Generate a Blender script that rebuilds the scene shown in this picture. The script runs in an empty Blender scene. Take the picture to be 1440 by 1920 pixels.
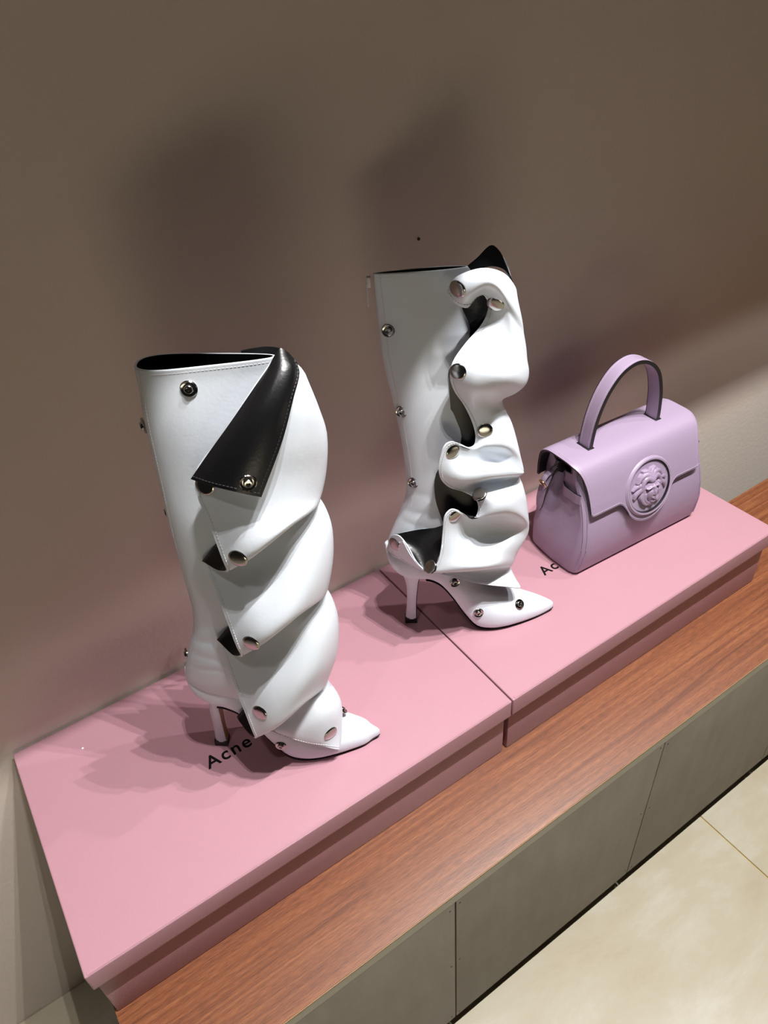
import bpy, bmesh, math, random
import numpy as np
from mathutils import Vector, Matrix
random.seed(7)
SC = bpy.context.scene
COL = SC.collection

# ------------------------------------------------------------------ camera, light, exposure
# metres; floor z = 0, wall at y = 0, x runs to the right along the wall, the viewer stands at y < 0
LID = 0.657                     # height of the box lids
cam_data = bpy.data.cameras.new('camera')
cam = bpy.data.objects.new('camera', cam_data)
COL.objects.link(cam)
cam_data.sensor_fit = 'HORIZONTAL'
cam_data.sensor_width = 36.0
cam_data.lens = 35.09
cam_data.clip_start = 0.02
Rw = Matrix(((0.827701, 0.390354, -0.403155), (-0.557774, 0.493368, -0.667440), (-0.061634, 0.777310, 0.626091)))
cam.matrix_world = Matrix.Translation((0.140787, -0.826839, 1.545579)) @ Rw.to_4x4()
SC.camera = cam

world = bpy.data.worlds.new('world'); SC.world = world
world.use_nodes = True
world.node_tree.nodes['Background'].inputs[0].default_value = (1.0, 0.93, 0.86, 1)
world.node_tree.nodes['Background'].inputs[1].default_value = 0.012

def spot(name, loc, target, power, angle, blend, radius, color=(1, 0.975, 0.95)):
    l = bpy.data.lights.new(name, 'SPOT')
    l.energy = power; l.spot_size = math.radians(angle); l.spot_blend = blend
    l.shadow_soft_size = radius; l.color = color
    o = bpy.data.objects.new(name, l); COL.objects.link(o)
    o.location = loc
    o.rotation_euler = (Vector(target) - Vector(loc)).to_track_quat('-Z', 'Y').to_euler()
    return o
# recessed downlight clusters in the ceiling trough (their upper cut-off is the trough edge)
for cx, ly, pw in ((0.50, -0.846, 0.75), (0.80, -0.846, 1.15), (1.10, -0.846, 0.85), (-0.35, -0.846, 0.12), (1.90, -0.872, 0.45)):
    for k in range(2):
        spot('trough_lamp', (cx + (k - 0.5) * 0.05, ly, LID + 2.35), (cx * 0.5 + 0.4, -0.45, LID), 70 * pw, 64, 0.5, 0.006)
# spots added out of view: their bounce off the floor lights the upper wall
for fx, fy, pw in ((-0.62, -2.35, 2050), (2.2, -2.3, 520)):
    spot('floor_bounce_spot', (fx, fy, LID + 1.72), (fx, fy, 0), pw, 34, 0.5, 0.04)

SC.view_settings.view_transform = 'Standard'
SC.view_settings.look = 'None'
SC.view_settings.gamma = 1
SC.view_settings.use_curve_mapping = False
SC.view_settings.exposure = 0.15

# ------------------------------------------------------------------ materials
def srgb(r, g, b):
    f = lambda c: (c / 12.92) if c <= 0.04045 else ((c + 0.055) / 1.055) ** 2.4
    return (f(r / 255), f(g / 255), f(b / 255), 1)

def mat(name, col, rough=0.5, metal=0.0, bump=0.0, bscale=200, var=0.0, vscale=8, spec=0.5, coat=0.0):
    m = bpy.data.materials.new(name); m.use_nodes = True
    nt = m.node_tree; b = nt.nodes['Principled BSDF']
    b.inputs['Base Color'].default_value = col
    b.inputs['Roughness'].default_value = rough
    b.inputs['Metallic'].default_value = metal
    b.inputs['Specular IOR Level'].default_value = spec
    b.inputs['Coat Weight'].default_value = coat
    tc = nt.nodes.new('ShaderNodeTexCoord')
    if bump:
        n = nt.nodes.new('ShaderNodeTexNoise'); n.inputs['Scale'].default_value = bscale
        n.inputs['Detail'].default_value = 3
        bp = nt.nodes.new('ShaderNodeBump'); bp.inputs['Strength'].default_value = bump
        bp.inputs['Distance'].default_value = 0.002
        nt.links.new(tc.outputs['Object'], n.inputs['Vector'])
        nt.links.new(n.outputs['Fac'], bp.inputs['Height'])
        nt.links.new(bp.outputs['Normal'], b.inputs['Normal'])
    if var:
        n = nt.nodes.new('ShaderNodeTexNoise'); n.inputs['Scale'].default_value = vscale
        n.inputs['Detail'].default_value = 4
        mx = nt.nodes.new('ShaderNodeMixRGB'); mx.blend_type = 'MULTIPLY'
        mx.inputs['Fac'].default_value = 1
        mx.inputs['Color1'].default_value = col
        rp = nt.nodes.new('ShaderNodeMapRange')
        rp.inputs['To Min'].default_value = 1 - var; rp.inputs['To Max'].default_value = 1 + var * 0.4
        nt.links.new(tc.outputs['Object'], n.inputs['Vector'])
        nt.links.new(n.outputs['Fac'], rp.inputs['Value'])
        nt.links.new(rp.outputs['Result'], mx.inputs['Color2'])
        nt.links.new(mx.outputs['Color'], b.inputs['Base Color'])
    return m

M = {}
M['white'] = mat('white_leather', srgb(222, 229, 238), 0.36, bump=0.06, bscale=260)
M['black'] = mat('black_leather', srgb(17, 17, 19), 0.34, bump=0.09, bscale=330)
M['thread'] = mat('white_thread', srgb(206, 206, 208), 0.7)
M['dark_thread'] = mat('black_thread', srgb(52, 52, 54), 0.45)
M['zip'] = mat('white_zip_plastic', srgb(215, 212, 216), 0.4)
M['chrome'] = mat('polished_steel', srgb(172, 170, 166), 0.16, 1.0)
M['gold'] = mat('pale_gold_metal', srgb(222, 196, 140), 0.2, 1.0)
M['rubber'] = mat('black_rubber', srgb(20, 18, 18), 0.5)
M['tan'] = mat('tan_sole_leather', srgb(150, 108, 72), 0.5)
M['pink'] = mat('pink_card', srgb(177, 133, 144), 0.36, bump=0.10, bscale=420, var=0.03, vscale=30)
M['ink'] = mat('black_ink', srgb(12, 9, 10), 0.75, spec=0.15)
M['lilac'] = mat('lilac_leather', srgb(157, 139, 164), 0.42, bump=0.16, bscale=800)
M['lilac_smooth'] = mat('lilac_gloss_enamel', srgb(156, 138, 163), 0.22)
M['edge_paint'] = mat('black_edge_paint', srgb(26, 22, 26), 0.4)
M['lilac_thread'] = mat('pale_lilac_thread', srgb(190, 174, 194), 0.7)
M['wall'] = mat('taupe_wall_paint', srgb(226, 213, 201), 0.85, bump=0.22, bscale=95, var=0.03, vscale=3)
M['ceiling'] = mat('ceiling_paint', srgb(96, 92, 88), 0.9)
M['panel_front'] = mat('grey_brown_board', srgb(146, 136, 121), 0.6, bump=0.15, bscale=60)
M['edge_strip'] = mat('grey_green_edging', srgb(158, 153, 136), 0.5)
M['veneer'] = mat('pale_veneer_line', srgb(150, 116, 78), 0.5)
M['dark'] = mat('dark_plinth', srgb(48, 40, 34), 0.7)
M['grout'] = mat('gold_grout', srgb(190, 166, 92), 0.45)
M['nail'] = mat('dark_nail', srgb(60, 54, 48), 0.5, 0.6)

def wood_material():
    m = bpy.data.materials.new('reddish_wood_laminate'); m.use_nodes = True
    nt = m.node_tree; b = nt.nodes['Principled BSDF']; L = nt.links.new
    tc = nt.nodes.new('ShaderNodeTexCoord')
    mp = nt.nodes.new('ShaderNodeMapping'); mp.inputs['Scale'].default_value = (1.8, 60, 60)
    L(tc.outputs['Object'], mp.inputs['Vector'])
    n1 = nt.nodes.new('ShaderNodeTexNoise'); n1.inputs['Scale'].default_value = 1.6
    n1.inputs['Detail'].default_value = 8; n1.inputs['Distortion'].default_value = 1.4; n1.inputs['Roughness'].default_value = 0.6
    L(mp.outputs['Vector'], n1.inputs['Vector'])
    mp2 = nt.nodes.new('ShaderNodeMapping'); mp2.inputs['Scale'].default_value = (60, 800, 800)
    L(tc.outputs['Object'], mp2.inputs['Vector'])
    n2 = nt.nodes.new('ShaderNodeTexNoise'); n2.inputs['Scale'].default_value = 1.2; n2.inputs['Detail'].default_value = 3
    L(mp2.outputs['Vector'], n2.inputs['Vector'])
    r1 = nt.nodes.new('ShaderNodeValToRGB'); e = r1.color_ramp.elements
    e[0].position = 0.28; e[0].color = srgb(98, 55, 36); e[1].position = 0.74; e[1].color = srgb(148, 94, 60)
    x = r1.color_ramp.elements.new(0.5); x.color = srgb(126, 74, 46)
    L(n1.outputs['Fac'], r1.inputs['Fac'])
    r2 = nt.nodes.new('ShaderNodeMapRange'); r2.inputs['From Min'].default_value = 0.3; r2.inputs['From Max'].default_value = 0.62
    r2.inputs['To Min'].default_value = 0.62; r2.inputs['To Max'].default_value = 1.06
    L(n2.outputs['Fac'], r2.inputs['Value'])
    mx = nt.nodes.new('ShaderNodeMixRGB'); mx.blend_type = 'MULTIPLY'; mx.inputs['Fac'].default_value = 1
    L(r1.outputs['Color'], mx.inputs['Color1']); L(r2.outputs['Result'], mx.inputs['Color2'])
    L(mx.outputs['Color'], b.inputs['Base Color'])
    b.inputs['Roughness'].default_value = 0.42
    bp = nt.nodes.new('ShaderNodeBump'); bp.inputs['Strength'].default_value = 0.12; bp.inputs['Distance'].default_value = 0.001
    L(n2.outputs['Fac'], bp.inputs['Height']); L(bp.outputs['Normal'], b.inputs['Normal'])
    return m
M['wood'] = wood_material()

def marble_material():
    m = bpy.data.materials.new('cream_marble_tile'); m.use_nodes = True
    nt = m.node_tree; b = nt.nodes['Principled BSDF']; L = nt.links.new
    tc = nt.nodes.new('ShaderNodeTexCoord')
    mp = nt.nodes.new('ShaderNodeMapping'); mp.inputs['Rotation'].default_value = (0, 0, 0.5); mp.inputs['Scale'].default_value = (2.2, 5, 1)
    L(tc.outputs['Object'], mp.inputs['Vector'])
    n = nt.nodes.new('ShaderNodeTexNoise'); n.inputs['Scale'].default_value = 1.7; n.inputs['Detail'].default_value = 9
    n.inputs['Roughness'].default_value = 0.68; n.inputs['Distortion'].default_value = 0.35
    L(mp.outputs['Vector'], n.inputs['Vector'])
    r = nt.nodes.new('ShaderNodeValToRGB'); e = r.color_ramp.elements
    e[0].position = 0.3; e[0].color = srgb(168, 156, 133); e[1].position = 0.72; e[1].color = srgb(188, 183, 170)
    x = r.color_ramp.elements.new(0.52); x.color = srgb(176, 168, 147)
    L(n.outputs['Fac'], r.inputs['Fac']); L(r.outputs['Color'], b.inputs['Base Color'])
    b.inputs['Roughness'].default_value = 0.34
    return m
M['marble'] = marble_material()

def board_material():
    m = M['panel_front']; nt = m.node_tree; b = nt.nodes['Principled BSDF']; L = nt.links.new
    tc = nt.nodes.new('ShaderNodeTexCoord')
    mp = nt.nodes.new('ShaderNodeMapping'); mp.inputs['Scale'].default_value = (26, 26, 5)
    L(tc.outputs['Object'], mp.inputs['Vector'])
    n = nt.nodes.new('ShaderNodeTexNoise'); n.inputs['Scale'].default_value = 1.5; n.inputs['Detail'].default_value = 4
    L(mp.outputs['Vector'], n.inputs['Vector'])
    n2 = nt.nodes.new('ShaderNodeTexNoise'); n2.inputs['Scale'].default_value = 9; n2.inputs['Detail'].default_value = 3
    L(tc.outputs['Object'], n2.inputs['Vector'])
    a = nt.nodes.new('ShaderNodeMath'); a.operation = 'ADD'
    L(n.outputs['Fac'], a.inputs[0]); L(n2.outputs['Fac'], a.inputs[1])
    r = nt.nodes.new('ShaderNodeValToRGB'); e = r.color_ramp.elements
    e[0].position = 0.35; e[0].color = srgb(118, 110, 98); e[1].position = 0.7; e[1].color = srgb(134, 125, 112)
    h = nt.nodes.new('ShaderNodeMath'); h.operation = 'MULTIPLY'; h.inputs[1].default_value = 0.5
    L(a.outputs[0], h.inputs[0]); L(h.outputs[0], r.inputs['Fac'])
    L(r.outputs['Color'], b.inputs['Base Color'])
board_material()

# ------------------------------------------------------------------ helpers
def link(o, parent=None):
    COL.objects.link(o)
    if parent is not None: o.parent = parent
    return o

def mesh_obj(name, verts, faces, mats, parent=None, fmat=None, smooth=True):
    me = bpy.data.meshes.new(name)
    me.from_pydata([tuple(map(float, v)) for v in verts], [], faces)
    for m in (mats if isinstance(mats, (list, tuple)) else [mats]): me.materials.append(m)
    if fmat is not None: me.polygons.foreach_set('material_index', fmat)
    me.polygons.foreach_set('use_smooth', [smooth] * len(me.polygons))
    me.update()
    return link(bpy.data.objects.new(name, me), parent)

def bm_obj(name, bm, mats, parent=None, smooth=True, sharp=None):
    me = bpy.data.meshes.new(name); bm.normal_update(); bm.to_mesh(me); bm.free()
    for m in (mats if isinstance(mats, (list, tuple)) else [mats]): me.materials.append(m)
    me.polygons.foreach_set('use_smooth', [smooth] * len(me.polygons))
    if sharp is not None: me.set_sharp_from_angle(angle=math.radians(sharp))
    me.update()
    return link(bpy.data.objects.new(name, me), parent)

def tag(o, label=None, cat=None, group=None, kind=None):
    if label: o['label'] = label
    if cat: o['category'] = cat
    if group: o['group'] = group
    if kind: o['kind'] = kind
    return o

def empty(name, loc, rz=0.0):
    o = bpy.data.objects.new(name, None); COL.objects.link(o)
    o.empty_display_size = 0.05
    o.location = loc; o.rotation_euler = (0, 0, rz)
    return o

def box_bm(bm, x0, x1, y0, y1, z0, z1, bev=0.0, seg=2):
    r = bmesh.ops.create_cube(bm, size=1)
    vs = r['verts']
    for v in vs:
        v.co = Vector(((x0 + x1) / 2 + v.co.x * (x1 - x0), (y0 + y1) / 2 + v.co.y * (y1 - y0), (z0 + z1) / 2 + v.co.z * (z1 - z0)))
    if bev:
        es = list({e for v in vs for e in v.link_edges})
        bmesh.ops.bevel(bm, geom=es, offset=bev, segments=seg, profile=0.6, affect='EDGES')

def box(name, x0, x1, y0, y1, z0, z1, m, parent=None, bev=0.0, seg=2):
    bm = bmesh.new(); box_bm(bm, x0, x1, y0, y1, z0, z1, bev, seg)
    return bm_obj(name, bm, m, parent, smooth=bool(bev), sharp=40 if bev else None)

def catmull(P, n, loop=False):
    """P: (k, d) control points -> smooth polyline through them, n steps per span"""
    P = np.asarray(P, float); k = len(P); out = []
    spans = k if loop else k - 1
    for i in range(spans):
        g = lambda j: P[j % k] if loop else P[min(max(j, 0), k - 1)]
        p0, p1, p2, p3 = g(i - 1), g(i), g(i + 1), g(i + 2)
        a, b, c, d = [max(np.linalg.norm(q - p), 1e-9) ** 0.5 for p, q in ((p0, p1), (p1, p2), (p2, p3), (p0, p1))]
        if np.linalg.norm(p1 - p0) < 1e-9: a = b
        if np.linalg.norm(p3 - p2) < 1e-9: c = b
        q0 = p0 if np.linalg.norm(p1 - p0) > 1e-9 else p1 - (p2 - p1)
        q3 = p3 if np.linalg.norm(p3 - p2) > 1e-9 else p2 + (p2 - p1)
        m1 = (p1 - q0) / a - (p2 - q0) / (a + b) + (p2 - p1) / b
        m2 = (p2 - p1) / b - (q3 - p1) / (b + c) + (q3 - p2) / c
        m1 = m1 * b; m2 = m2 * b
        for s in range(n):
            t = s / n
            out.append((2 * t**3 - 3 * t**2 + 1) * p1 + (t**3 - 2 * t**2 + t) * m1 + (-2 * t**3 + 3 * t**2) * p2 + (t**3 - t**2) * m2)
    if not loop: out.append(P[-1])
    return np.array(out)

def net_grid(net, nr, nc):
    """control net (rows x cols x 3) -> dense grid"""
    net = np.asarray(net, float)
    R = np.array([catmull(r, nc) for r in net])
    return np.stack([catmull(R[:, j], nr) for j in range(R.shape[1])], 1)

def grid_normals(G):
    dr = np.gradient(G, axis=0); dc = np.gradient(G, axis=1)
    n = np.cross(dr, dc); l = np.linalg.norm(n, axis=2, keepdims=True); l[l < 1e-12] = 1
    return n / l

def sheet(name, G, thick, mats, parent, flip=False):
    """a leather sheet: outer face = G (mats[0]), inner face (mats[1]), rim (mats[2])"""
    nr, nc = G.shape[:2]
    N = grid_normals(G) * (-1 if flip else 1)
    I = G - N * thick
    V = np.concatenate([G.reshape(-1, 3), I.reshape(-1, 3)]); o = nr * nc
    F = []; fm = []
    ix = lambda r, c: r * nc + c
    for r in range(nr - 1):
        for c in range(nc - 1):
            q = [ix(r, c), ix(r + 1, c), ix(r + 1, c + 1), ix(r, c + 1)]
            if flip: q = q[::-1]
            F.append(q); fm.append(0)
            F.append([o + k for k in q[::-1]]); fm.append(1)
    ring = [ix(0, c) for c in range(nc)] + [ix(r, nc - 1) for r in range(1, nr)] + [ix(nr - 1, c) for c in range(nc - 2, -1, -1)] + [ix(r, 0) for r in range(nr - 2, 0, -1)]
    base = len(V)
    V = np.concatenate([V, V[ring], V[[o + k for k in ring]]]); n = len(ring)
    for k in range(n):
        j = (k + 1) % n
        q = [base + k, base + j, base + n + j, base + n + k]
        if flip: q = q[::-1]
        F.append(q); fm.append(2)
    return mesh_obj(name, V, F, mats, parent, fm)

def loft(name, rings, m, parent=None, cap=(True, True), closed=True):
    """rings: list of (n,3) arrays with equal n"""
    n = len(rings[0]); V = np.concatenate([np.asarray(r, float) for r in rings]); F = []
    for i in range(len(rings) - 1):
        for k in range(n if closed else n - 1):
            j = (k + 1) % n
            F.append([i * n + k, i * n + j, (i + 1) * n + j, (i + 1) * n + k])
    if cap[0]: F.append(list(range(n))[::-1])
    if cap[1]: F.append([(len(rings) - 1) * n + k for k in range(n)])
    o = mesh_obj(name, V, F, m, parent)
    bm = bmesh.new(); bm.from_mesh(o.data); bmesh.ops.recalc_face_normals(bm, faces=bm.faces); bm.to_mesh(o.data); bm.free()
    o.data.set_sharp_from_angle(angle=math.radians(50))
    return o

def tube_rings(path, rad, n=10, closed=False, up=(0, 0, 1), flat=None):
    path = np.asarray(path, float); T = np.gradient(path, axis=0)
    if closed: T = np.roll(path, -1, 0) - np.roll(path, 1, 0)
    T /= np.linalg.norm(T, axis=1, keepdims=True) + 1e-12
    out = []; ref = np.array(up, float)
    for i, (p, t) in enumerate(zip(path, T)):
        a = np.cross(ref, t)
        if np.linalg.norm(a) < 1e-4: a = np.cross((1, 0, 0.1), t)
        a /= np.linalg.norm(a); b = np.cross(t, a)
        r = rad[i] if hasattr(rad, '__len__') else rad
        ra, rb = (r, r) if flat is None else (r * flat[0], r * flat[1])
        out.append([p + a * ra * math.cos(x) + b * rb * math.sin(x) for x in np.linspace(0, 2 * math.pi, n, endpoint=False)])
    return out

def tube(name, path, rad, m, parent=None, n=10, closed=False, up=(0, 0, 1), flat=None):
    rings = tube_rings(path, rad, n, closed, up, flat)
    if closed: rings.append(rings[0])
    return loft(name, rings, m, parent, cap=(not closed, not closed))

def lathe_mesh(name, prof, m, n=28):
    V = []; F = []
    for r, z in prof:
        for k in range(n):
            a = 2 * math.pi * k / n; V.append((r * math.cos(a), r * math.sin(a), z))
    for i in range(len(prof) - 1):
        for k in range(n):
            j = (k + 1) % n; F.append([i * n + k, i * n + j, (i + 1) * n + j, (i + 1) * n + k])
    F.append([k for k in range(n)][::-1]); F.append([(len(prof) - 1) * n + k for k in range(n)])
    me = bpy.data.meshes.new(name); me.from_pydata(V, [], F); me.materials.append(m)
    me.polygons.foreach_set('use_smooth', [True] * len(F)); me.set_sharp_from_angle(angle=math.radians(45)); me.update()
    return me

def stitches(name, paths, m, parent, pitch=0.0036, ln=0.0023, r=0.00038, kind=True):
    """short raised thread dashes along polylines"""
    V = []; F = []
    for P, N in paths:
        P = np.asarray(P, float); N = np.asarray(N, float)
        s = np.concatenate([[0], np.cumsum(np.linalg.norm(np.diff(P, axis=0), axis=1))])
        for d in np.arange(pitch / 2, s[-1] - pitch / 2, pitch):
            at = lambda x: np.array([np.interp(x, s, P[:, k]) for k in range(3)])
            nn = np.array([np.interp(d, s, N[:, k]) for k in range(3)]); nn /= np.linalg.norm(nn) + 1e-9
            a, b = at(d - ln / 2), at(d + ln / 2); t = b - a; t /= np.linalg.norm(t) + 1e-9
            sd = np.cross(t, nn); o = len(V)
            for p in (a, b):
                V += [p + sd * r - nn * r, p + sd * r * 0.6 + nn * r, p - sd * r * 0.6 + nn * r, p - sd * r - nn * r]
            F += [[o, o + 1, o + 5, o + 4], [o + 1, o + 2, o + 6, o + 5], [o + 2, o + 3, o + 7, o + 6], [o, o + 4, o + 7, o + 3], [o, o + 3, o + 2, o + 1], [o + 4, o + 5, o + 6, o + 7]]
    o = mesh_obj(name, V, F, m, parent, smooth=False)
    if kind: o['kind'] = 'stuff'
    return o

# ------------------------------------------------------------------ the setting
WALL_T = 0.12
w = box('wall_back', -1.6, 4.2, 0.0, WALL_T, -0.02, LID + 2.6, M['wall']); tag(w, kind='structure')
nail = lathe_mesh('nail', [(0.0003, 0.002), (0.002, 0.0015), (0.0022, 0)], M['nail'], 10)
o = link(bpy.data.objects.new('nail', nail), w); o.location = (0.728, 0, 1.198); o.rotation_euler = (math.radians(90), 0, 0)

floor = box('floor', -1.6, 4.2, -4.0, 0.0, -0.06, -0.0035, M['grout']); tag(floor, kind='structure')
TX, TY, GAP = 0.8, 0.8, 0.003
tile_cache = {}
for i in range(-4, 4):
    for j in range(5):
        x0 = 1.09 + i * TX; x1 = x0 + TX; y1 = -j * TY + 0.0; y0 = y1 - TY
        x0c, x1c, y0c = max(x0, -1.6), min(x1, 4.2), max(y0, -4.0)
        if x1c - x0c < 0.02 or y1 - y0c < 0.02: continue
        box('tile', x0c + GAP / 2, x1c - GAP / 2, y0c + GAP / 2, y1 - GAP / 2, -0.01, 0.0, M['marble'], floor, bev=0.0008, seg=1)

# ceiling with a light trough: the trough's wall-side edge cuts the lamps off the upper wall
CZ = LID + 1.75
ceil = empty('ceiling', (0, 0, 0)); tag(ceil, kind='structure')
box('ceiling_slab', -1.6, 4.2, -0.632, 0.0, CZ, CZ + 0.85, M['ceiling'], ceil)
box('ceiling_slab', -1.6, 4.2, -4.0, -1.05, CZ, CZ + 0.85, M['ceiling'], ceil)
box('trough_back', -1.6, 4.2, -1.05, -0.632, CZ + 0.80, CZ + 0.85, M['ceiling'], ceil)

# ------------------------------------------------------------------ display bench
BT = 0.525                                     # top of the bench
YF, YB = -0.467, -0.1645                       # front and back of the bench
bench = empty('display_bench', (0, YF, 0))
tag(bench, 'low wooden-topped display bench with grey-brown panel front under the pink boxes', 'bench')
def bpart(name, x0, x1, y0, y1, z0, z1, m, bev=0.0):
    o = box(name, x0, x1, y0 - YF, y1 - YF, z0, z1, m, bench, bev)
    return o
bpart('wooden_top', 0.0, 3.3, YF + 0.0004, YB, BT - 0.022, BT, M['wood'], 0.0008)
bpart('veneer_line', 0.0, 3.3, YF - 0.0006, YF + 0.0004, BT - 0.0028, BT - 0.0010, M['veneer'])
bpart('edge_strip', 0.0, 3.3, YF - 0.0002, YF + 0.0004, BT - 0.0238, BT - 0.0035, M['edge_strip'])
PX0, PW, PZ0 = 0.4221 - 0.418, 0.418, 0.0675
seams = [0.0] + [0.4221 + 0.418 * k for k in range(8)]
seams = [s for s in seams if s < 3.3] + [3.3]
for a, b in zip(seams[:-1], seams[1:]):
    if b - a < 0.02: continue
    bpart('front_panel', a + 0.0012, b - 0.0012, YF, YF + 0.016, PZ0, BT - 0.0245, M['panel_front'], 0.0012)
bpart('carcass', 0.004, 3.296, YF + 0.016, YB - 0.004, PZ0, BT - 0.022, M['dark'])
bpart('plinth', 0.03, 3.27, YF + 0.06, YB - 0.03, 0.0, PZ0, M['dark'])
scr = lathe_mesh('screw', [(0.0004, 0.0006), (0.0014, 0.0004), (0.0016, 0)], M['nail'], 8)
for sx in seams[1:4]:
    for dx in (-0.009, 0.009):
        for z in (BT - 0.036, 0.30, PZ0 + 0.016):
            o = link(bpy.data.objects.new('screw', scr), bench); o.location = (sx + dx + random.uniform(-.002, .002), 0, z + random.uniform(-.006, .006)); o.rotation_euler = (math.radians(90), 0, 0)

# ------------------------------------------------------------------ pink boxes
def pink_box(x0, wd, label, text_x, text_y):
    x1 = x0 + wd; y0, y1 = -0.35, -0.004
    b = empty('shoe_box', (x0, y0, BT)); tag(b, label, 'box', 'pink boxes on the bench')
    h = LID - BT
    ix, iy = 0.003, 0.010
    box('box_body', ix, wd - ix, iy, y1 - y0 - 0.003, 0.0006, h - 0.004, M['pink'], b, 0.0025)
    # lid: five boards, rounded wrapped edges
    bm = bmesh.new(); box_bm(bm, 0, wd, 0, y1 - y0, h - 0.035, h, 0.0022, 3)
    bm.normal_update()
    lid = bm_obj('box_lid', bm, M['pink'], b, True, 40)
    # wrap fold of the covering paper along the front edge
    box('paper_fold', 0.004, wd - 0.004, 0.0012, 0.0050, h - 0.0002, h + 0.0006, M['pink'], lid, 0.0001, 1)
    fc = bpy.data.curves.new('lettering', 'FONT'); fc.body = 'Acne Studios'
    fc.size = 0.0282; fc.offset = 0.00042; fc.space_character = 1.17; fc.space_word = 1.7; fc.extrude = 0.00012
    to = bpy.data.objects.new('tmp', fc); COL.objects.link(to)
    dg = bpy.context.evaluated_depsgraph_get()
    me = bpy.data.meshes.new_from_object(to.evaluated_get(dg)); bpy.data.objects.remove(to)
    me.materials.clear(); me.materials.append(M['ink'])
    t = link(bpy.data.objects.new('lettering', me), lid); t.location = (text_x - x0, text_y - y0, h + 0.0002)
    t['label'] = 'black printed lettering on the lid'
    return b
pink_box(0.0, 0.6166, 'pink card shoe box with lid under the left white boot, nearest the viewer', 0.2172, -0.1918)
pink_box(0.6187, 0.6104, 'pink card shoe box with lid under the lilac handbag, farther along the bench', 0.8310, -0.1896)
speck = bm_s = None
sp = lathe_mesh('lint', [(0.0002, 0.001), (0.0012, 0.0008), (0.0017, 0)], M['white'], 8)
o = link(bpy.data.objects.new('lint', sp)); o.location = (0.0849, -0.0541, LID); tag(o, 'tiny white speck of lint on the left pink lid', 'lint')

# ------------------------------------------------------------------ boots
ORIGIN_A = (0.24726, -0.15968, LID)
RZ_A = -0.59738
ORIGIN_B = (0.59140, -0.13358, LID)
RZ_B = -0.55084
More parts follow.
